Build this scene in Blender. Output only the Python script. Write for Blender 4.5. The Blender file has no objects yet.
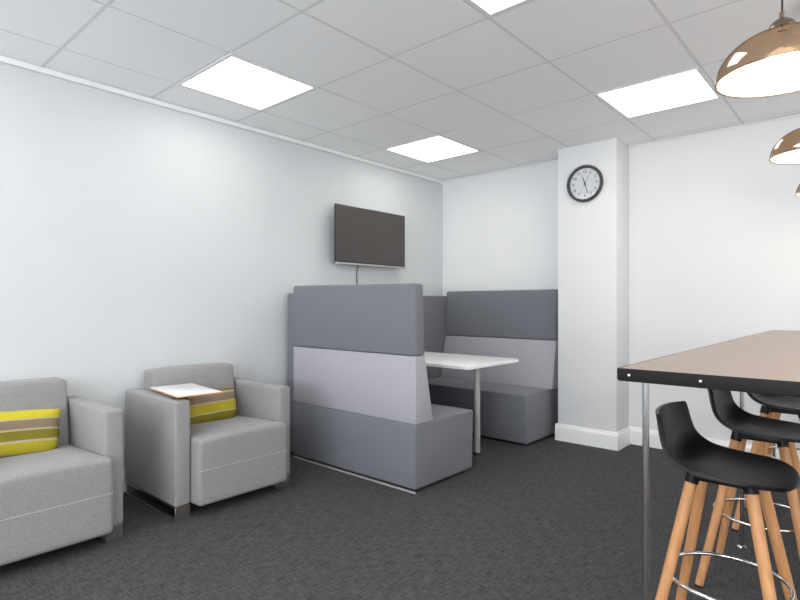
import bpy, bmesh, math, random
from mathutils import Vector, Matrix
random.seed(4)
S = bpy.context.scene
C = S.collection
PI = math.pi

# ------------------------------------------------------------------ camera
CAMX, CAMH, FPX = 3.472, 1.15, 540.1
cam_d = bpy.data.cameras.new('camera'); cam = bpy.data.objects.new('camera', cam_d); C.objects.link(cam)
cam_d.sensor_width = 36.0; cam_d.lens = FPX / 800 * 36.0
cam_d.shift_y = (304.3 - 300) / 800
cam.location = (CAMX, 0, CAMH); cam.rotation_euler = (PI/2, 0, 0.725)
cam_d.clip_start = 0.05
S.camera = cam

# ------------------------------------------------------------------ world, exposure
S.view_settings.view_transform = 'Standard'; S.view_settings.look = 'None'
S.view_settings.exposure = 0.12; S.view_settings.gamma = 1.0; S.view_settings.use_curve_mapping = False
w = bpy.data.worlds.new('world'); S.world = w; w.use_nodes = True
w.node_tree.nodes['Background'].inputs[0].default_value = (0.72, 0.84, 1.0, 1)
w.node_tree.nodes['Background'].inputs[1].default_value = 1.0

S.cycles.max_bounces = 16; S.cycles.diffuse_bounces = 10
CEIL = 2.455; BACK = 4.604; GX0 = 0.935; GY0 = 0.923; TS = 0.6
RIGHT = 6.4; FRONT = -3.4
PANEL_E = 6.4
def area(name, loc, rot, sx, sy, power, col):
    l = bpy.data.lights.new(name, 'AREA'); l.shape = 'RECTANGLE'; l.size = sx; l.size_y = sy; l.energy = power; l.color = col
    o = bpy.data.objects.new(name, l); C.objects.link(o); o.location = loc; o.rotation_euler = rot
    return o
# ceiling lights of the same grid that lie outside the photograph's frame
for i in (-5, -2, 1, 4):
    for j in (-1, 2, 5, 8):
        if (i, j) in ((1, -1), (4, -1), (4, 2), (1, 2)): continue
        area('ceiling_lamp_light', (GX0 + (j+.5)*TS, GY0 + (i+.5)*TS, CEIL-.012), (0, 0, 0), .56, .56, PANEL_E*.3136*PI, (1, .985, .96))
# daylight through the window in the wall behind the camera
# both lights tilt steeply upward, added fill to brighten the ceiling
UP = math.radians(60)
area('upward_fill_light', (3.0, FRONT+.12, 1.35), (PI/2+UP, 0, 0), 3.8, 1.2, 285, (.89, .945, 1))
area('upward_fill_light', (RIGHT-.12, .9, 1.35), (PI/2+UP, 0, PI/2), 3.8, 1.2, 85, (1, .965, .93))  # added fill light; the right wall has no window here

# ------------------------------------------------------------------ helpers
def link(name, me, parent=None):
    o = bpy.data.objects.new(name, me); C.objects.link(o)
    if parent: o.parent = parent
    return o
def finish(name, bm, m, parent=None, smooth=False, ang=None):
    me = bpy.data.meshes.new(name)
    bmesh.ops.recalc_face_normals(bm, faces=bm.faces[:])
    bm.to_mesh(me); bm.free()
    me.materials.append(m)
    if smooth:
        for p in me.polygons: p.use_smooth = True
        if ang is not None:
            try: me.set_sharp_from_angle(angle=math.radians(ang))
            except Exception: pass
    return link(name, me, parent)
def tag(o, label=None, cat=None, group=None, kind=None):
    if label: o['label'] = label
    if cat: o['category'] = cat
    if group: o['group'] = group
    if kind: o['kind'] = kind
    return o
def empty(name, loc=(0, 0, 0), rz=0):
    o = bpy.data.objects.new(name, None); C.objects.link(o); o.location = loc; o.rotation_euler = (0, 0, rz); return o
def add_box(bm, x0, x1, y0, y1, z0, z1, r=0, seg=2, warp=None, cuts=0):
    b = bmesh.new()
    bmesh.ops.create_cube(b, size=1)
    for v in b.verts:
        v.co = Vector(((x0+x1)/2 + v.co.x*(x1-x0), (y0+y1)/2 + v.co.y*(y1-y0), (z0+z1)/2 + v.co.z*(z1-z0)))
    if r: bmesh.ops.bevel(b, geom=b.edges[:], offset=r, segments=seg, profile=0.5, affect='EDGES')
    if cuts:
        bmesh.ops.subdivide_edges(b, edges=[e for e in b.edges if e.calc_length() > 2.5*max(r, .02)], cuts=cuts, use_grid_fill=True)
    if warp:
        for v in b.verts: v.co = Vector(warp(v.co))
    me = bpy.data.meshes.new('t'); b.to_mesh(me); b.free(); bm.from_mesh(me); bpy.data.meshes.remove(me)
    return bm
def box(name, x0, x1, y0, y1, z0, z1, m, parent=None, r=0, seg=2, warp=None, cuts=0):
    bm = add_box(bmesh.new(), x0, x1, y0, y1, z0, z1, r, seg, warp, cuts)
    return finish(name, bm, m, parent, smooth=bool(r), ang=40 if r and not warp else None)
def add_cyl(bm, p0, p1, r0, r1=None, n=24, caps=True):
    p0, p1 = Vector(p0), Vector(p1); r1 = r0 if r1 is None else r1
    q = (p1-p0).to_track_quat('Z', 'Y').to_matrix()
    rings = []
    for p, r in ((p0, r0), (p1, r1)):
        rings.append([bm.verts.new(p + q @ Vector((math.cos(a)*r, math.sin(a)*r, 0))) for a in [2*PI*k/n for k in range(n)]])
    for k in range(n): bm.faces.new((rings[0][k], rings[0][(k+1) % n], rings[1][(k+1) % n], rings[1][k]))
    if caps: bm.faces.new(rings[0][::-1]); bm.faces.new(rings[1])
    return bm
def add_tube(bm, pts, r, n=12, closed=False):
    pts = [Vector(p) for p in pts]; N = len(pts); rings = []
    for i, p in enumerate(pts):
        a = pts[(i-1) % N] if closed or i else p; b = pts[(i+1) % N] if closed or i < N-1 else p
        t = (b-a).normalized(); up = Vector((0, 0, 1)) if abs(t.z) < .9 else Vector((1, 0, 0))
        s = t.cross(up).normalized(); u2 = s.cross(t)
        rings.append([bm.verts.new(p + (s*math.cos(2*PI*k/n) + u2*math.sin(2*PI*k/n))*r) for k in range(n)])
    for i in range(N if closed else N-1):
        A, B = rings[i], rings[(i+1) % N]
        for k in range(n): bm.faces.new((A[k], A[(k+1) % n], B[(k+1) % n], B[k]))
    if not closed: bm.faces.new(rings[0][::-1]); bm.faces.new(rings[-1])
    return bm
def add_lathe(bm, prof, n=64, center=(0, 0)):
    rings = []
    for r, z in prof:
        if r < 1e-5: rings.append([bm.verts.new((center[0], center[1], z))])
        else: rings.append([bm.verts.new((center[0]+r*math.cos(2*PI*k/n), center[1]+r*math.sin(2*PI*k/n), z)) for k in range(n)])
    for A, B in zip(rings, rings[1:]):
        for k in range(n):
            a = A[k % len(A)]; a2 = A[(k+1) % len(A)]; b = B[k % len(B)]; b2 = B[(k+1) % len(B)]
            f = []
            for v in (a, a2, b2, b):
                if v not in f: f.append(v)
            if len(f) > 2: bm.faces.new(f)
    return bm

# ------------------------------------------------------------------ materials
def mat(name, col, rough=.6, metal=0, **kw):
    m = bpy.data.materials.new(name); m.use_nodes = True
    b = m.node_tree.nodes['Principled BSDF']
    b.inputs['Base Color'].default_value = (*col, 1); b.inputs['Roughness'].default_value = rough; b.inputs['Metallic'].default_value = metal
    for k, v in kw.items(): b.inputs[k.replace('_', ' ')].default_value = v
    return m
def nd(m, t, **kw):
    n = m.node_tree.nodes.new(t)
    for k, v in kw.items():
        if k in n.inputs: n.inputs[k].default_value = v
        else: setattr(n, k, v)
    return n
def ln(m, a, b): m.node_tree.links.new(a, b)
def coords(m, scale=(1, 1, 1), kind='Object'):
    tc = nd(m, 'ShaderNodeTexCoord'); mp = nd(m, 'ShaderNodeMapping'); mp.inputs['Scale'].default_value = scale
    ln(m, tc.outputs[kind], mp.inputs['Vector']); return mp.outputs[0]
def noisy(m, c0, c1, scale=(1, 1, 1), nscale=200, detail=4, bump=0, lo=.3, hi=.7, dist=.002):
    """colour variation and bump from a fine noise"""
    vec = coords(m, scale)
    n = nd(m, 'ShaderNodeTexNoise'); n.inputs['Scale'].default_value = nscale; n.inputs['Detail'].default_value = detail
    ln(m, vec, n.inputs['Vector'])
    r = nd(m, 'ShaderNodeValToRGB'); r.color_ramp.elements[0].position = lo; r.color_ramp.elements[1].position = hi
    r.color_ramp.elements[0].color = (*c0, 1); r.color_ramp.elements[1].color = (*c1, 1)
    ln(m, n.outputs[0], r.inputs[0]); b = m.node_tree.nodes['Principled BSDF']; ln(m, r.outputs[0], b.inputs['Base Color'])
    if bump:
        bp = nd(m, 'ShaderNodeBump'); bp.inputs['Strength'].default_value = bump; bp.inputs['Distance'].default_value = dist
        ln(m, n.outputs[0], bp.inputs['Height']); ln(m, bp.outputs[0], b.inputs['Normal'])
    return m
def sc(c, k): return tuple(min(1, x*k) for x in c)
def fabric(name, col, k=.1, ns=260):
    m = mat(name, col, .92); m.node_tree.nodes['Principled BSDF'].inputs['Sheen Weight'].default_value = .15
    m.node_tree.nodes['Principled BSDF'].inputs['Specular IOR Level'].default_value = .2
    return noisy(m, sc(col, 1-k), sc(col, 1+k), nscale=ns, detail=6, bump=.25, lo=.35, hi=.65)

M = {}
M['wall_left'] = noisy(mat('pale_grey_blue_paint', (.7, .74, .745), .75), (.595, .618, .624), (.61, .63, .636), nscale=3, detail=3)
M['wall'] = noisy(mat('white_paint', (.8, .8, .8), .75), (.72, .72, .72), (.735, .735, .733), nscale=3, detail=3)
M['tile'] = noisy(mat('ceiling_tile', (.66, .66, .66), .95), (.91, .91, .91), (.94, .94, .94), nscale=180, detail=4, bump=.1)
M['grid'] = mat('ceiling_grid_metal', (.72, .72, .72), .6)
M['skirt'] = mat('white_gloss_paint', (.82, .82, .815), .4)
M['arm_fab'] = fabric('armchair_fabric', (.285, .277, .274), .2, 300)
M['seam'] = mat('seam_piping', (.40, .39, .385), .9)
M['booth_dark'] = fabric('slate_fabric', (.165, .172, .192), .08)
M['booth_light'] = fabric('lilac_grey_fabric', (.385, .374, .408), .06)
M['steel'] = noisy(mat('brushed_steel', (.42, .38, .36), .35, 1), (.40, .36, .33), (.48, .44, .41), scale=(1, 1, 20), nscale=60)
M['chrome'] = mat('chrome', (.78, .78, .78), .1, 1)
M['leg_chrome'] = mat('satin_chrome', (.62, .62, .63), .2, 1)
M['black_plastic'] = mat('black_plastic', (.0055, .005, .0047), .36, 0, Specular_IOR_Level=.2)
M['black_edge'] = mat('black_edge_band', (.014, .0133, .013), .5, 0, Specular_IOR_Level=.12)
M['black'] = mat('black_rubber', (.01, .01, .01), .6)
M['alu'] = mat('aluminium_strip', (.58, .56, .53), .4, .5)
M['white_lam'] = mat('white_laminate', (.86, .86, .85), .3)
M['grey_metal'] = mat('grey_painted_metal', (.5, .49, .48), .4, .3)
M['ply'] = mat('plywood_edge', (.55, .27, .10), .5)
M['white_plastic'] = mat('white_plastic', (.8, .8, .8), .4)
M['screen'] = mat('tv_screen', (.06, .053, .049), .42)
M['bezel'] = mat('tv_bezel', (.02, .018, .018), .3)
M['silver'] = mat('silver_plastic', (.45, .44, .43), .35, .5)
M['top'] = mat('brown_laminate_top', (.235, .155, .11), .28)
M['clock_rim'] = mat('dark_grey_plastic', (.05, .048, .05), .35)
M['clock_face'] = mat('clock_paper', (.85, .85, .85), .6)
M['grey_cable'] = mat('grey_cable', (.16, .16, .165), .6)
M['ink'] = mat('printed_ink', (.06, .06, .06), .6)

def wood():
    m = mat('beech_wood', (.6, .33, .15), .5)
    return noisy(m, (.50, .228, .088), (.63, .32, .135), scale=(1, 1, .06), nscale=70, detail=5, lo=.3, hi=.7)
M['wood'] = wood()

def carpet():
    m = mat('carpet', (.05, .05, .05), .97)
    b = m.node_tree.nodes['Principled BSDF']; b.inputs['Specular IOR Level'].default_value = .15
    outs = []
    for s in ((1, .12, 1), (.16, 1, 1)):
        n = nd(m, 'ShaderNodeTexNoise'); n.inputs['Scale'].default_value = 120; n.inputs['Detail'].default_value = 3
        ln(m, coords(m, s), n.inputs['Vector']); outs.append(n.outputs[0])
    mix = nd(m, 'ShaderNodeMath', operation='ADD'); ln(m, outs[0], mix.inputs[0]); ln(m, outs[1], mix.inputs[1])
    f = nd(m, 'ShaderNodeTexNoise'); f.inputs['Scale'].default_value = 170; f.inputs['Detail'].default_value = 3; ln(m, coords(m), f.inputs['Vector'])
    a2 = nd(m, 'ShaderNodeMath', operation='ADD'); ln(m, mix.outputs[0], a2.inputs[0]); ln(m, f.outputs[0], a2.inputs[1])
    d = nd(m, 'ShaderNodeMath', operation='MULTIPLY'); d.inputs[1].default_value = .3333; ln(m, a2.outputs[0], d.inputs[0])
    r = nd(m, 'ShaderNodeValToRGB'); r.color_ramp.elements[0].position = .40; r.color_ramp.elements[1].position = .60
    r.color_ramp.elements[0].color = (.036, .036, .037, 1); r.color_ramp.elements[1].color = (.094, .093, .093, 1)
    ln(m, d.outputs[0], r.inputs[0]); ln(m, r.outputs[0], b.inputs['Base Color'])
    bp = nd(m, 'ShaderNodeBump'); bp.inputs['Strength'].default_value = .5; bp.inputs['Distance'].default_value = .004
    ln(m, d.outputs[0], bp.inputs['Height']); ln(m, bp.outputs[0], b.inputs['Normal'])
    return m
M['carpet'] = carpet()

def emis(name, col, s):
    m = bpy.data.materials.new(name); m.use_nodes = True; nt = m.node_tree
    nt.nodes.remove(nt.nodes['Principled BSDF'])
    e = nd(m, 'ShaderNodeEmission'); e.inputs[0].default_value = (*col, 1); e.inputs[1].default_value = s
    ln(m, e.outputs[0], nt.nodes['Material Output'].inputs[0]); return m
M['diffuser'] = emis('lit_diffuser', (1, .985, .96), PANEL_E)
M['bulb'] = emis('lit_bulb', (1, .82, .58), 36)

def stripes(name, cols):
    """horizontal woven bands, in the cushion's own height"""
    m = mat(name, cols[0][1], .9)
    tc = nd(m, 'ShaderNodeTexCoord'); sp = nd(m, 'ShaderNodeSeparateXYZ'); ln(m, tc.outputs['Object'], sp.inputs[0])
    mr = nd(m, 'ShaderNodeMapRange'); mr.inputs[1].default_value = -.125; mr.inputs[2].default_value = .125; ln(m, sp.outputs['Z'], mr.inputs[0])
    r = nd(m, 'ShaderNodeValToRGB'); r.color_ramp.interpolation = 'CONSTANT'; e = r.color_ramp.elements
    e[0].position = 0; e[0].color = (*cols[0][1], 1); e[1].position = cols[1][0]; e[1].color = (*cols[1][1], 1)
    for p, c in cols[2:]:
        x = e.new(p); x.color = (*c, 1)
    ln(m, mr.outputs[0], r.inputs[0])
    n = nd(m, 'ShaderNodeTexNoise'); n.inputs['Scale'].default_value = 220; ln(m, tc.outputs['Object'], n.inputs['Vector'])
    m2 = nd(m, 'ShaderNodeMapRange'); m2.inputs[3].default_value = .7; m2.inputs[4].default_value = 1.3; ln(m, n.outputs[0], m2.inputs[0])
    mx = nd(m, 'ShaderNodeVectorMath', operation='MULTIPLY'); ln(m, r.outputs[0], mx.inputs[0]); ln(m, m2.outputs[0], mx.inputs[1])
    ln(m, mx.outputs[0], m.node_tree.nodes['Principled BSDF'].inputs['Base Color'])
    bp = nd(m, 'ShaderNodeBump'); bp.inputs['Strength'].default_value = .4; bp.inputs['Distance'].default_value = .002
    ln(m, n.outputs[0], bp.inputs['Height']); ln(m, bp.outputs[0], m.node_tree.nodes['Principled BSDF'].inputs['Normal'])
    return m
LIME = (.52, .44, .018); OLIVE = (.20, .175, .012); TAUPE = (.23, .17, .115); PALE = (.42, .36, .22); MID = (.40, .345, .015)
M['cush_a'] = stripes('striped_weave_bright', [(0, TAUPE), (.10, MID), (.30, PALE), (.345, OLIVE), (.53, PALE), (.565, TAUPE), (.74, PALE), (.765, LIME), (.93, PALE), (.97, MID)])
M['cush_b'] = stripes('striped_weave_dark', [(0, TAUPE), (.12, OLIVE), (.31, PALE), (.34, MID), (.56, PALE), (.60, TAUPE), (.80, PALE), (.84, OLIVE)])

# ------------------------------------------------------------------ room shell
T = .12
def struct(o): o['kind'] = 'structure'; return o
struct(box('floor', -T, RIGHT+T, FRONT-T, BACK+T, -.1, 0, M['carpet']))
struct(box('wall_left', -T, 0, FRONT-T, BACK+T, 0, CEIL+.2, M['wall_left']))
struct(box('wall_back', 0, RIGHT, BACK, BACK+T, 0, CEIL+.2, M['wall']))
struct(box('wall_right', RIGHT, RIGHT+T, FRONT-T, BACK+T, 0, CEIL+.2, M['wall']))
bm = bmesh.new()
for a in ((0, .6, 0, CEIL+.2), (4.6, RIGHT, 0, CEIL+.2), (.6, 4.6, 0, .8), (.6, 4.6, 2.1, CEIL+.2)):
    add_box(bm, a[0], a[1], FRONT-T, FRONT, a[2], a[3])
struct(finish('wall_front', bm, M['wall']))
bm = bmesh.new()
for x in (.6, 1.57, 2.57, 3.57, 4.54): add_box(bm, x, x+.06, FRONT-.09, FRONT-.03, .8, 2.1)
for z in (.8, 2.04): add_box(bm, .6, 4.6, FRONT-.09, FRONT-.03, z, z+.06)
struct(finish('window_1', bm, M['skirt']))
# boxed-out column on the back wall
COLX0, COLX1, COLY = 1.435, 1.926, 4.319
struct(box('wall_column', COLX0, COLX1, COLY, BACK, 0, CEIL+.1, M['wall'], r=.004, seg=2))
# ceiling: recessed grid with dropped tiles
lights = {(1, -1), (4, -1), (4, 2), (1, 2)}
struct(box('ceiling', -T, RIGHT+T, FRONT-T, BACK+T, CEIL+.008, CEIL+.12, M['grid']))
bm = bmesh.new()
for i in range(-8, 7):
    for j in range(-2, 10):
        if (i, j) in lights: continue
        x0 = max(GX0 + j*TS + .009, .002); x1 = min(GX0 + (j+1)*TS - .009, RIGHT-.002)
        y0 = max(GY0 + i*TS + .009, FRONT+.002); y1 = min(GY0 + (i+1)*TS - .009, BACK-.004)
        if x1-x0 < .03 or y1-y0 < .03: continue
        if y1 > COLY and x0 < COLX1 and x1 > COLX0:      # tiles cut round the column
            if y0 < COLY-.01: add_box(bm, x0, x1, y0, COLY-.002, CEIL+.0074, CEIL+.008)
            ys = max(y0, COLY-.002)
            if x0 < COLX0: add_box(bm, x0, COLX0-.002, ys, y1, CEIL+.0074, CEIL+.008)
            if x1 > COLX1: add_box(bm, COLX1+.002, x1, ys, y1, CEIL+.0074, CEIL+.008)
            continue
        add_box(bm, x0, x1, y0, y1, CEIL+.0074, CEIL+.008)
tl = finish('ceiling_tile_field', bm, M['tile'], bpy.data.objects['ceiling'])
# wall angle under the ceiling and skirting boards
bm = bmesh.new(); add_box(bm, 0, .022, FRONT, BACK, CEIL-.028, CEIL+.004, .003)
struct(finish('trim_1', bm, M['skirt']))
bm = bmesh.new(); add_box(bm, .022, COLX0, BACK-.012, BACK, CEIL-.008, CEIL+.004); add_box(bm, COLX1, RIGHT, BACK-.012, BACK, CEIL-.008, CEIL+.004)
struct(finish('trim_2', bm, M['grid']))
def skirt(bm, p0, p1, n):
    """skirting from p0 to p1, n = outward normal; ogee-like stepped top"""
    prof = [(0, 0), (.018, 0), (.018, .105), (.015, .118), (.009, .126), (.007, .138), (0, .14)]
    A = [bm.verts.new((p0[0]+n[0]*d, p0[1]+n[1]*d, z)) for d, z in prof]; B = [bm.verts.new((p1[0]+n[0]*d, p1[1]+n[1]*d, z)) for d, z in prof]
    for k in range(len(prof)): bm.faces.new((A[k], A[(k+1) % len(prof)], B[(k+1) % len(prof)], B[k]))
    bm.faces.new(A); bm.faces.new(B[::-1])
bm = bmesh.new(); skirt(bm, (0, FRONT), (0, BACK), (1, 0)); struct(finish('baseboard_left', bm, M['skirt']))
bm = bmesh.new(); skirt(bm, (0, BACK), (COLX0, BACK), (0, -1)); skirt(bm, (COLX1, BACK), (RIGHT, BACK), (0, -1)); struct(finish('baseboard_back', bm, M['skirt']))
bm = bmesh.new(); skirt(bm, (COLX0-.018, COLY), (COLX1+.018, COLY), (0, -1)); skirt(bm, (COLX1, COLY), (COLX1, BACK-.018), (1, 0)); skirt(bm, (COLX0, COLY), (COLX0, BACK-.018), (-1, 0))
struct(finish('baseboard_column', bm, M['skirt']))

# ------------------------------------------------------------------ ceiling lights
def panel(i, j, label):
    x0, y0 = GX0+j*TS, GY0+i*TS
    t = empty('ceiling_light', (x0+.3, y0+.3, CEIL)); tag(t, label, 'ceiling light', 'square light panels set in the ceiling grid')
    bm = bmesh.new()
    a, b = .297, .274
    for q in ((-a, a, -a, -b), (-a, a, b, a), (-a, -b, -b, b), (b, a, -b, b)): add_box(bm, *q, .005, .008)
    finish('frame', bm, M['skirt'], t)
    box('diffuser', -b, b, -b, b, .0052, .0078, M['diffuser'], t)
panel(1, -1, 'square white ceiling light nearest the left wall, above the armchairs')
panel(4, -1, 'small looking square ceiling light above the booth, right of the wall screen')
panel(4, 2, 'square white ceiling light near the back wall, left of the largest copper pendant')
panel(1, 2, 'square ceiling light cut off by the top edge of the photo')
bm = bmesh.new(); add_lathe(bm, [(0, -.006), (.032, -.006), (.04, 0), (.04, .002), (0, .002)], 32)
o = finish('ceiling_rose', bm, M['white_plastic'], None, True, 40); o.location = (3.31, 1.99, CEIL)
tag(o, 'small white disc on the ceiling right of the largest pendant cord', 'ceiling disc')

# ------------------------------------------------------------------ armchairs
def make_armchair(name, y0, label, tablet, rz):
    W = .752; t = empty(name, (.006, y0, 0), math.radians(rz)); tag(t, label, 'armchair', 'grey armchairs along the left wall')
    F = M['arm_fab']; AT = .088
    for side, a in (('L', 0), ('R', W-AT)):
        bm = bmesh.new()
        add_box(bm, .03, .68, a, a+AT, .07, .632, .014, 3)
        am = finish('arm', bm, F, t, True, 40)
        bm = bmesh.new(); o_ = -.0006 if side == 'L' else AT-.0014
        add_box(bm, .036, .672, a+o_-.0004, a+o_+.0024, .4090, .4125, .001, 1); finish('seam', bm, F, am)
        bm = bmesh.new()   # flat-bar sled under each arm
        b0, b1 = a+.004, a+AT-.004
        add_box(bm, .665, .676, b0, b1, 0, .071, .001, 1); add_box(bm, .04, .052, b0, b1, 0, .071, .001, 1)
        add_box(bm, .052, .665, b0, b1, 0, .008, .001, 1); add_box(bm, .052, .665, b0, b1, .062, .071)
        finish('sled_leg', bm, M['steel'], t, True, 40)
    i0, i1 = AT+.003, W-AT-.003
    def puff(c):
        x, y, z = c
        if z > .40:
            u = (x-.15)/.58; v = (y-i0)/(i1-i0)*2-1
            z += .010*max(0, 1-v*v) - .035*max(0, min(1, 1-u))
        k = max(0, min(1, (x-.69)/.03)); y += k*(.005+.015*max(0, min(1, (y-i0)/(i1-i0))))
        if z > .3: z -= .012*max(0, min(1, (x-.62)/.13))**2
        return (x, y, z)
    sc_ = box('seat_cushion', .10, .752, i0, i1, .060, .432, F, t, r=.026, seg=5, warp=puff, cuts=8)
    bm = bmesh.new(); add_box(bm, .72, .7535, i0+.012, i1+.015, .2530, .2570, .0014, 1); finish('seam', bm, M['seam'], sc_)
    def lean(c):
        x, y, z = c
        k = (z-.38)/.36
        return (x - .05*k + .012*math.sin(PI*(y-i0)/(i1-i0)), y, z + .006*math.sin(PI*(y-i0)/(i1-i0)))
    box('backrest', .085, .225, i0+.014, i1-.004, .36, .745, F, t, r=.02, seg=4, warp=lean, cuts=7)
    box('back_panel', .028, .10, i0+.02, i1-.02, .07, .66, F, t, r=.012, seg=3)
    if tablet:
        tb = finish('writing_tablet', add_box(bmesh.new(), -.215, .215, -.124, .124, 0, .009, .003, 2), M['white_lam'], t, True, 40)
        tb.location = (.462, .156, .650); tb.rotation_euler = (0, 0, math.radians(-6)); tb['label'] = 'white rectangular writing tablet with an orange edge'
        tb.location.y = .167
        rim = box('edge', -.219, .219, -.128, .128, -.002, .0055, M['ply'], tb, r=.002, seg=1); rim['label'] = 'thin orange wood edge'
        bk = bmesh.new(); add_cyl(bk, (.12, -.075, -.026), (.12, -.075, -.001), .04); add_box(bk, -.14, .17, -.09, -.05, -.012, -.001, .002)
        finish('pivot_bracket', bk, M['black'], tb, True, 40)
    return t
make_armchair('armchair', 1.350, 'grey fabric armchair with a white writing tablet on its arm, beside the booth', True, 0)
make_armchair('armchair', .340, 'grey fabric armchair cut off by the left edge of the photo, without a tablet', False, 0)

def cushion(label, loc, rot, m, W=.46, H=.25, D=.11):
    bm = bmesh.new(); N, K = 28, 18; fr = {}
    for s in (1, -1):
        for i in range(N+1):
            for j in range(K+1):
                u, v = i/N*2-1, j/K*2-1
                edge = i in (0, N) or j in (0, K)
                if edge and s == -1: fr[(s, i, j)] = fr[(1, i, j)]; continue
                y = W/2*u*(1-.05*(1-v*v)-.11*max(0, -v)**1.6); z = H/2*v*(1-.02*(1-u*u)) + (.035*u**6*H/.25 if v < 0 else -.008*u**4)*abs(v)
                th = D/2*(max(0, 1-u**4)*max(0, 1-v**4))**.55
                th += .003*math.sin(7*u+3*v)*(1-u*u)*(1-v*v)
                fr[(s, i, j)] = bm.verts.new((s*th, y, z))
    for s in (1, -1):
        for i in range(N):
            for j in range(K):
                q = [fr[(s, i, j)], fr[(s, i+1, j)], fr[(s, i+1, j+1)], fr[(s, i, j+1)]]
                bm.faces.new(q if s == 1 else q[::-1])
    o = finish('striped_cushion', bm, m, None, True); o.location = loc; o.rotation_euler = [math.radians(a) for a in rot]
    return tag(o, label, 'cushion', 'striped cushions on the armchairs')
cushion('green and brown striped cushion partly hidden behind the white writing tablet', (.285, 1.745, .493), (2, -20, -3), M['cush_b'], .44, .215)
cushion('yellow green and brown striped cushion on the armchair at the left edge', (.285, .705, .508), (-3, -20, -3), M['cush_a'])

# ------------------------------------------------------------------ meeting booth
BX0, BX1 = .172, 1.373
def make_bench(name, yo, d, label):
    """yo = outer face, d = +1 if the seat faces +y, -1 if it faces -y"""
    t = empty(name, (0, yo, 0), 0); tag(t, label, 'booth bench', 'high-backed booth benches')
    def yy(a, b): return (min(a*d, b*d), max(a*d, b*d))
    def slant(c):
        x, y, z = c; f = abs(y)
        if f > .4: y -= d*.045*(1-(z-.02)/.40) if d < 0 else d*.012*(1-(z-.02)/.40)
        return (x, y, z)
    a, b = yy(0, .628); box('seat', BX0, BX1-(.018 if d < 0 else 0), a, b, .02, .42, M['booth_dark'], t, r=.014, seg=3, warp=slant)
    def wedge(c):
        x, y, z = c
        if abs(y) > .05: y += d*.085*(1-(z-.41)/.42)
        return (x, y, z)
    a, b = yy(.002, .094); o = box('lower_back', BX0, BX1-.001, a, b, .418, .832, M['booth_light'], t, r=.006, seg=2, warp=wedge)
    o['label'] = 'pale lilac grey lower backrest band'
    def taper(c):
        x, y, z = c
        if abs(y) > .05: y -= d*.016*(z-.832)/.45
        if d > 0: z += (.008-.012*(x-BX0)/1.2)*max(0, (z-.832)/.45)
        return (x, y, z)
    a, b = yy(-.004, .097)
    o = box('upper_back', BX0-.002, BX1, a, b, .832, 1.282, M['booth_dark'], t, r=.018, seg=4, warp=taper); o['label'] = 'slate grey upper backrest band'
    bm = bmesh.new(); a, b = yy(.0, .56); add_box(bm, BX0+.01, BX1-.03, a, b, 0, .02)
    finish('plinth', bm, M['black'], t)
    bm = bmesh.new(); a, b = yy(-.005, .002); add_box(bm, BX0+.01, BX1-.02 if d < 0 else BX1, a, b, 0, .012)
    a, b = yy(.54, .55); add_box(bm, BX0+.01, BX1-.05, a, b, 0, .012)
    finish('kick_strip', bm, M['alu'], t)
    return t
make_bench('booth_bench', 2.511, 1, 'near booth bench seen from behind, tall grey back with pale lilac band')
make_bench('booth_bench', 4.515, -1, 'far booth bench facing the camera against the back wall beside the white column')
box('booth_side_panel', .05, .166, 2.545, 4.50, .02, 1.235, M['booth_dark'], None, r=.012, seg=3)
o = bpy.data.objects['booth_side_panel']; tag(o, 'slate grey upholstered panel along the left wall closing the booth', 'panel')
box('foot_rail', .07, .15, 2.56, 4.48, 0, .02, M['black'], o)
t = empty('booth_table', (0, 3.5, 0)); tag(t, 'white rectangular table between the two booth benches', 'table')
bm = bmesh.new()
def rslab(bm, x0, x1, y0, y1, z0, z1, rr, br, corners=(1, 1, 1, 1)):
    pts = []
    for (cx, cy, a0, on) in ((x1-rr, y1-rr, 0, corners[0]), (x0+rr, y1-rr, PI/2, corners[1]), (x0+rr, y0+rr, PI, corners[2]), (x1-rr, y0+rr, 1.5*PI, corners[3])):
        for k in range(9):
            a = a0 + k/8*PI/2; pts.append((cx+rr*math.cos(a), cy+rr*math.sin(a)))
    b2 = bmesh.new(); vs = [b2.verts.new((x, y, z0)) for x, y in pts]; f = b2.faces.new(vs)
    e = bmesh.ops.extrude_face_region(b2, geom=[f])
    for v in e['geom']:
        if isinstance(v, bmesh.types.BMVert): v.co.z = z1
    if br:
        ed = [e for e in b2.edges if abs(e.verts[0].co.z-e.verts[1].co.z) < 1e-6]
        bmesh.ops.bevel(b2, geom=ed, offset=br, segments=2, profile=.5, affect='EDGES')
    me = bpy.data.meshes.new('t'); b2.to_mesh(me); b2.free(); bm.from_mesh(me); bpy.data.meshes.remove(me); return bm
finish('tabletop', rslab(bm, .18, 1.328, -.362, .38, .690, .714, .045, .003), M['white_lam'], t, True, 40)
for x in (.32, 1.163):
    bm = bmesh.new(); add_cyl(bm, (x, 0, .012), (x, 0, .688), .0235, n=32)
    l = finish('leg', bm, M['grey_metal'], t, True, 40)
    bm = bmesh.new(); add_lathe(bm, [(0, 0), (.031, 0), (.031, .006), (.024, .014), (0, .014)], 32, (x, 0)); finish('foot', bm, M['black'], l, True, 40)
bm = bmesh.new(); add_box(bm, .3, 1.19, -.03, .03, .672, .689); finish('support_beam', bm, M['grey_metal'], t)

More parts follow.
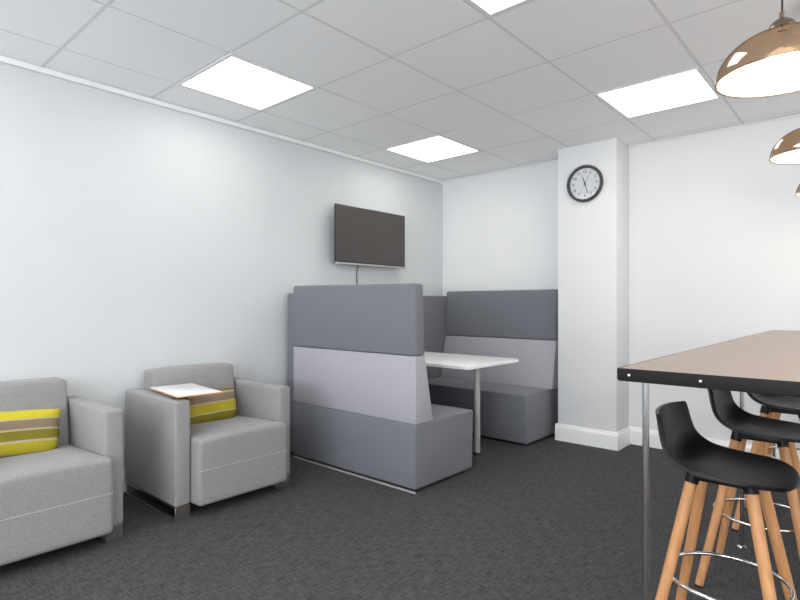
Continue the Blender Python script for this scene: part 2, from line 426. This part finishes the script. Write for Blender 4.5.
# ------------------------------------------------------------------ wall screen and clock
t = empty('wall_television', (0, 3.436, 1.74)); tag(t, 'black flat wall television above the booth on the left wall', 'television')
box('casing', .05, .092, -.40, .40, -.22, .20, M['bezel'], t, r=.01)
box('bezel', .088, .101, -.441, .441, -.249, .249, M['bezel'], t, r=.003)
box('screen', .099, .1015, -.432, .432, -.226, .240, M['screen'], t)
o = box('bottom_strip', .094, .105, -.441, .441, -.252, -.236, M['silver'], t, r=.002); o['label'] = 'thin silver strip along the bottom'
box('logo', .104, .107, -.018, .018, -.258, -.243, M['silver'], t, r=.001)
box('wall_bracket', 0, .052, -.12, .12, -.12, .12, M['black'], t)
bm = bmesh.new(); add_tube(bm, [(.055, 3.32, 1.56), (.03, 3.325, 1.50), (.008, 3.333, 1.44), (.006, 3.333, 1.0), (.006, 3.335, .5), (.006, 3.335, .2)], .006)
tag(finish('power_cable', bm, M['grey_cable'], None, True), 'thin dark cable hanging down the wall below the television', 'cable')

t = empty('wall_clock', (1.676, COLY-.0017, 2.136)); t.rotation_euler = (math.radians(.6), 0, 0); tag(t, 'round wall clock with dark rim and white face on the white column', 'clock')
def turned(name, prof, m, parent, n=64):
    bm = add_lathe(bmesh.new(), prof, n)
    for v in bm.verts: v.co = Vector((v.co.x, -v.co.z, v.co.y))
    return finish(name, bm, m, parent, True, 50)
turned('face', [(0, 0), (.135, 0), (.135, .012), (0, .012)], M['clock_face'], t)
turned('rim', [(.128, .001), (.146, .001), (.151, .012), (.150, .028), (.142, .036), (.132, .034), (.127, .024), (.126, .012), (.128, .001)], M['clock_rim'], t)
nm = bpy.data.meshes.new('numerals'); nb = bmesh.new()
for h in range(1, 13):
    cu = bpy.data.curves.new('n', 'FONT'); cu.body = str(h); cu.size = .034; cu.align_x = 'CENTER'; cu.align_y = 'CENTER'; cu.extrude = .0004
    ob = bpy.data.objects.new('n', cu); C.objects.link(ob)
    dg = bpy.context.evaluated_depsgraph_get(); me = bpy.data.meshes.new_from_object(ob.evaluated_get(dg))
    a = h/12*2*PI
    me.transform(Matrix.Translation((math.sin(a)*.098, -.0128, math.cos(a)*.098)) @ Matrix.Rotation(PI/2, 4, 'X'))
    nb.from_mesh(me); bpy.data.objects.remove(ob); bpy.data.meshes.remove(me)
for k in range(60):
    a = k/60*2*PI; r0, r1 = (.117, .124); wd = .0016 if k % 5 == 0 else .0006
    s, c = math.sin(a), math.cos(a)
    vs = [nb.verts.new((s*r+c*q*wd, -.0128, c*r-s*q*wd)) for r, q in ((r0, -1), (r0, 1), (r1, 1), (r1, -1))]; nb.faces.new(vs)
finish('numerals', nb, M['ink'], t)
def hand(name, ang, L, tail, wd, yoff, m):
    bm = add_box(bmesh.new(), -wd, wd, yoff-.001, yoff, -tail, L)
    for v in bm.verts:
        if v.co.z > 0: v.co.x *= .5
    o = finish(name, bm, m, t); o.rotation_euler = (0, ang/360*2*PI, 0); return o
hand('hour_hand', -18, .062, .02, .005, -.015, M['ink'])
hand('minute_hand', 163, .085, .022, .0035, -.017, M['ink'])
hand('second_hand', 32, .095, .03, .0012, -.019, M['ink'])
turned('hub', [(0, .012), (.006, .012), (.006, .021), (0, .021)], M['ink'], t, 24)
gl = mat('clear_glass', (1, 1, 1), .02); gl.node_tree.nodes.clear()
mo = nd(gl, 'ShaderNodeOutputMaterial'); mx = nd(gl, 'ShaderNodeMixShader'); fr = nd(gl, 'ShaderNodeFresnel'); fr.inputs[0].default_value = 1.45
tr = nd(gl, 'ShaderNodeBsdfTransparent'); gg = nd(gl, 'ShaderNodeBsdfGlossy'); gg.inputs['Roughness'].default_value = .02
ln(gl, fr.outputs[0], mx.inputs[0]); ln(gl, tr.outputs[0], mx.inputs[1]); ln(gl, gg.outputs[0], mx.inputs[2]); ln(gl, mx.outputs[0], mo.inputs[0])
turned('glass', [(.129*k/4, .026) for k in range(5)], gl, t)

# ------------------------------------------------------------------ high table
HX0, HX1, HY0, HY1, HZ = 2.966, 3.72, 1.42, 4.16, .985
t = empty('high_table', (HX0, HY0, 0)); tag(t, 'long high table with glossy brown top and black edge at the right', 'table')
LX, LY = HX1-HX0, HY1-HY0
finish('tabletop', rslab(bmesh.new(), .002, LX-.002, .002, LY-.002, HZ-.028, HZ, .008, .0), M['top'], t)
bm = bmesh.new()
f2 = rslab(bmesh.new(), 0, LX, 0, .0325, -.002, .003, .007, .0008)
for v in f2.verts: v.co = Vector((v.co.x, -v.co.z, v.co.y+HZ-.032))
me_ = bpy.data.meshes.new('t'); f2.to_mesh(me_); f2.free(); bm.from_mesh(me_); bpy.data.meshes.remove(me_)
for a in ((0, LX, LY-.002, LY+.003), (-.003, .002, .004, LY), (LX-.002, LX+.003, .004, LY)):
    add_box(bm, *a, HZ-.029, HZ+.0003, .0022, 3)
eb = finish('edge_band', bm, M['black_edge'], t, True, 40)
for x in (.030, .193, .560, .723):
    bm = add_lathe(bmesh.new(), [(0, .0035), (.0022, .0032), (.0033, .002), (.0033, 0), (0, 0)], 20)
    for v in bm.verts: v.co = Vector((v.co.x + x, -.003 - v.co.z + .001, v.co.y + HZ-.0155))
    finish('screw', bm, M['white_plastic'], eb, True)
for x in (.016, LX-.05):
    for y in (.155, 1.565, LY-.13):
        bm = add_cyl(bmesh.new(), (x+.0065, y, .005), (x+.0065, y, HZ-.028), .0088, n=28)
        l = finish('leg', bm, M['leg_chrome'], t, True, 40)
        bm = add_lathe(bmesh.new(), [(0, 0), (.020, 0), (.020, .004), (.012, .009), (0, .009)], 28, (x+.0065, y)); finish('foot', bm, M['chrome'], l, True, 40)

# ------------------------------------------------------------------ bar stools
def smooth_interp(st, n):
    out = []
    for i in range(len(st)-1):
        p0 = st[max(i-1, 0)]; p1 = st[i]; p2 = st[i+1]; p3 = st[min(i+2, len(st)-1)]
        for k in range(n):
            s = k/n
            out.append(tuple(.5*((2*b)+(-a+c)*s+(2*a-5*b+4*c-d)*s*s+(-a+3*b-3*c+d)*s**3) for a, b, c, d in zip(p0, p1, p2, p3)))
    out.append(st[-1]); return out
def shell_bm():
    #        x      z     half   lift  wrap
    st = [(.184, .620, .012, .000, 0), (.182, .624, .056, .000, -.002), (.175, .629, .098, .000, -.004), (.161, .633, .132, .002, -.004), (.137, .634, .158, .006, -.002), (.10, .632, .178, .011, 0), (.05, .630, .189, .015, 0),
          (-.02, .630, .191, .020, .002), (-.080, .635, .188, .025, .008), (-.126, .655, .183, .026, .016), (-.156, .690, .176, .018, .024),
          (-.171, .734, .168, .009, .028), (-.179, .776, .160, .002, .029), (-.184, .805, .154, -.003, .028), (-.185, .811, .147, -.004, .025)]
    P = smooth_interp(st, 4); K = 20
    bm = bmesh.new(); g = []
    for x, z, h, lf, wr in P:
        row = []
        for j in range(K+1):
            v = j/K*2-1
            y = h*math.sin(v*PI/2*.98)/math.sin(PI/2*.98) if False else h*v
            row.append(bm.verts.new((x + wr*abs(v)**2.4, y, z + lf*v*v)))
        g.append(row)
    for a, b in zip(g, g[1:]):
        for j in range(K): bm.faces.new((a[j], a[j+1], b[j+1], b[j]))
    return bm
def make_stool():
    t = empty('bar_stool'); tag(t, 'x', 'bar stool', 'black bar stools under the high table')
    o = finish('seat_shell', shell_bm(), M['black_plastic'], t, True); o['label'] = 'black moulded seat with low curved back'
    sol = o.modifiers.new('s', 'SOLIDIFY'); sol.thickness = .011; sol.offset = 0
    bv = o.modifiers.new('b', 'BEVEL'); bv.width = .0045; bv.segments = 3; bv.limit_method = 'ANGLE'; bv.angle_limit = math.radians(50)
    bm = bmesh.new()
    add_box(bm, -.088, .088, -.088, .088, .614, .626, .004, 2)
    for s in (1, -1): add_box(bm, -.092, .092, s*.082-.014, s*.082+.014, .606, .622, .004, 2)
    finish('seat_frame', bm, M['black_plastic'], t, True, 40)
    for sx in (1, -1):
        for sy in (1, -1):
            top = Vector((sx*.077, sy*.080, .61)); bot = Vector((sx*.192, sy*.192, .0)); d = (bot-top)
            pt = lambda z: top + d*((.61-z)/.61)
            bm = add_cyl(bmesh.new(), pt(.600), pt(.008), .0175, .0155, n=24)
            l = finish('leg', bm, M['wood'], t, True, 40); l['label'] = 'round tapered light wood leg'
            bm = add_cyl(bmesh.new(), pt(.630), pt(.594), .0205, .0198, n=24); finish('socket', bm, M['black_plastic'], l, True, 40)
            bm = add_cyl(bmesh.new(), pt(.009), pt(.0), .0158, .0150, n=24); finish('foot_cap', bm, M['black'], l, True, 40)
    zr = .29; R = .170
    bm = add_tube(bmesh.new(), [(R*math.cos(a), R*math.sin(a), zr) for a in [2*PI*k/72 for k in range(72)]], .0062, 12, True)
    for sx in (1, -1):
        for sy in (1, -1): add_cyl(bm, (sx*.118, sy*.120, zr), (sx*.130, sy*.132, zr), .004, n=10)
    finish('foot_ring', bm, M['chrome'], t, True)
    return t
proto = make_stool()
def copy_tree(o, parent=None):
    c = o.copy(); C.objects.link(c)
    if parent: c.parent = parent
    for ch in list(o.children): copy_tree(ch, c)
    return c
for k, (x, y, rz, lb) in enumerate([(3.114, 1.95, 0, 'nearest black bar stool on light wood legs, whole low back visible'),
                                (3.115, 2.645, 0, 'middle black bar stool, its back rising behind the table edge'),
                                (3.116, 3.375, 0, 'third black bar stool from the front, its seat just under the tabletop'),
                                (3.118, 3.80, 0, 'farthest bar stool, only bits of its legs and foot ring showing behind the others')]):
    o = proto if k == 0 else copy_tree(proto)
    o.location = (x, y, 0); o.rotation_euler = (0, 0, math.radians(rz)); o['label'] = lb

# ------------------------------------------------------------------ copper pendants
def shade_mat():
    m = bpy.data.materials.new('smoked_copper_glass'); m.use_nodes = True; m.node_tree.nodes.clear()
    out = nd(m, 'ShaderNodeOutputMaterial'); g = nd(m, 'ShaderNodeBsdfGlossy'); g.inputs[0].default_value = (.31, .265, .23, 1); g.inputs['Roughness'].default_value = .06
    tr = nd(m, 'ShaderNodeBsdfTransparent'); tr.inputs[0].default_value = (.82, .62, .44, 1)
    mx = nd(m, 'ShaderNodeMixShader'); mx.inputs[0].default_value = .84
    ln(m, tr.outputs[0], mx.inputs[1]); ln(m, g.outputs[0], mx.inputs[2]); ln(m, mx.outputs[0], out.inputs[0]); return m
def lining_mat():
    m = bpy.data.materials.new('white_lining'); m.use_nodes = True; m.node_tree.nodes.clear()
    out = nd(m, 'ShaderNodeOutputMaterial'); d = nd(m, 'ShaderNodeBsdfDiffuse'); d.inputs[0].default_value = (.85, .82, .78, 1)
    tr = nd(m, 'ShaderNodeBsdfTranslucent'); tr.inputs[0].default_value = (.9, .75, .55, 1)
    mx = nd(m, 'ShaderNodeMixShader'); mx.inputs[0].default_value = .25
    ln(m, d.outputs[0], mx.inputs[1]); ln(m, tr.outputs[0], mx.inputs[2])
    tp = nd(m, 'ShaderNodeBsdfTransparent'); m2 = nd(m, 'ShaderNodeMixShader'); m2.inputs[0].default_value = .12
    ln(m, mx.outputs[0], m2.inputs[1]); ln(m, tp.outputs[0], m2.inputs[2]); ln(m, m2.outputs[0], out.inputs[0]); return m
M['shade'] = shade_mat(); M['lining'] = lining_mat()
M['cap'] = mat('bronze_cap', (.18, .125, .095), .25, .8)
def make_pendant():
    t = empty('pendant_lamp'); tag(t, 'x', 'pendant lamp', 'copper dome pendants in a row above the high table')
    R, H = .165, .125
    prof = [(R*math.cos(a)**.92 if math.cos(a) > 1e-6 else 0, H*math.sin(a)) for a in [k/18*PI/2 for k in range(18)]]
    prof = [p for p in prof if p[0] > .03] + [(.026, H*.995)]
    finish('shade', add_lathe(bmesh.new(), prof, 80), M['shade'], t, True)['label'] = 'glossy copper coloured dome'
    inner = [(max(r-.004, .001), z-.003 if z > .004 else z) for r, z in prof]
    finish('lining', add_lathe(bmesh.new(), inner, 80), M['lining'], t, True)
    bm = add_tube(bmesh.new(), [(R*math.cos(a), R*math.sin(a), 0) for a in [2*PI*k/80 for k in range(80)]], .0018, 8, True)
    finish('rim', bm, M['cap'], t, True)
    bm = add_lathe(bmesh.new(), [(0, H-.002), (.034, H-.004), (.036, H+.004), (.030, H+.022), (.016, H+.034), (.007, H+.037), (.007, H+.055), (0, H+.056)], 40)
    finish('cap', bm, M['cap'], t, True, 50)
    bm = add_lathe(bmesh.new(), [(0, .006), (.020, .008), (.036, .021), (.042, .042), (.036, .063), (.016, .076), (0, .078)], 32)
    finish('bulb', bm, M['bulb'], t, True)
    bm = add_lathe(bmesh.new(), [(0, .070), (.014, .070), (.017, .076), (.017, H-.002), (0, H-.002)], 32)
    finish('bulb_holder', bm, M['cap'], t, True, 40)
    bm = add_cyl(bmesh.new(), (0, 0, H+.05), (0, 0, CEIL-PZ), .0025, n=12); finish('cord', bm, M['black'], t, True)
    bm = add_lathe(bmesh.new(), [(0, CEIL-PZ-.03), (.04, CEIL-PZ-.03), (.05, CEIL-PZ-.02), (.05, CEIL-PZ-.0005), (0, CEIL-PZ-.0005)], 32); finish('ceiling_cup', bm, M['cap'], t, True, 40)
    return t
PZ = 1.800
pp = make_pendant()
for k, (y, lb) in enumerate([(1.87, 'largest looking copper dome pendant hanging at the top right'), (2.95, 'second copper dome pendant, half cut by the right edge, below the largest'),
                             (3.98, 'farthest copper pendant, a small sliver at the right edge')]):
    o = pp if k == 0 else copy_tree(pp)
    o.location = (3.267, y, PZ); o['label'] = lb
    l = bpy.data.lights.new('pendant_bulb_light', 'POINT'); l.energy = .9; l.color = (1, .84, .64); l.shadow_soft_size = .03
    lo = bpy.data.objects.new('pendant_bulb_light', l); C.objects.link(lo); lo.location = (3.267, y, PZ+.005)
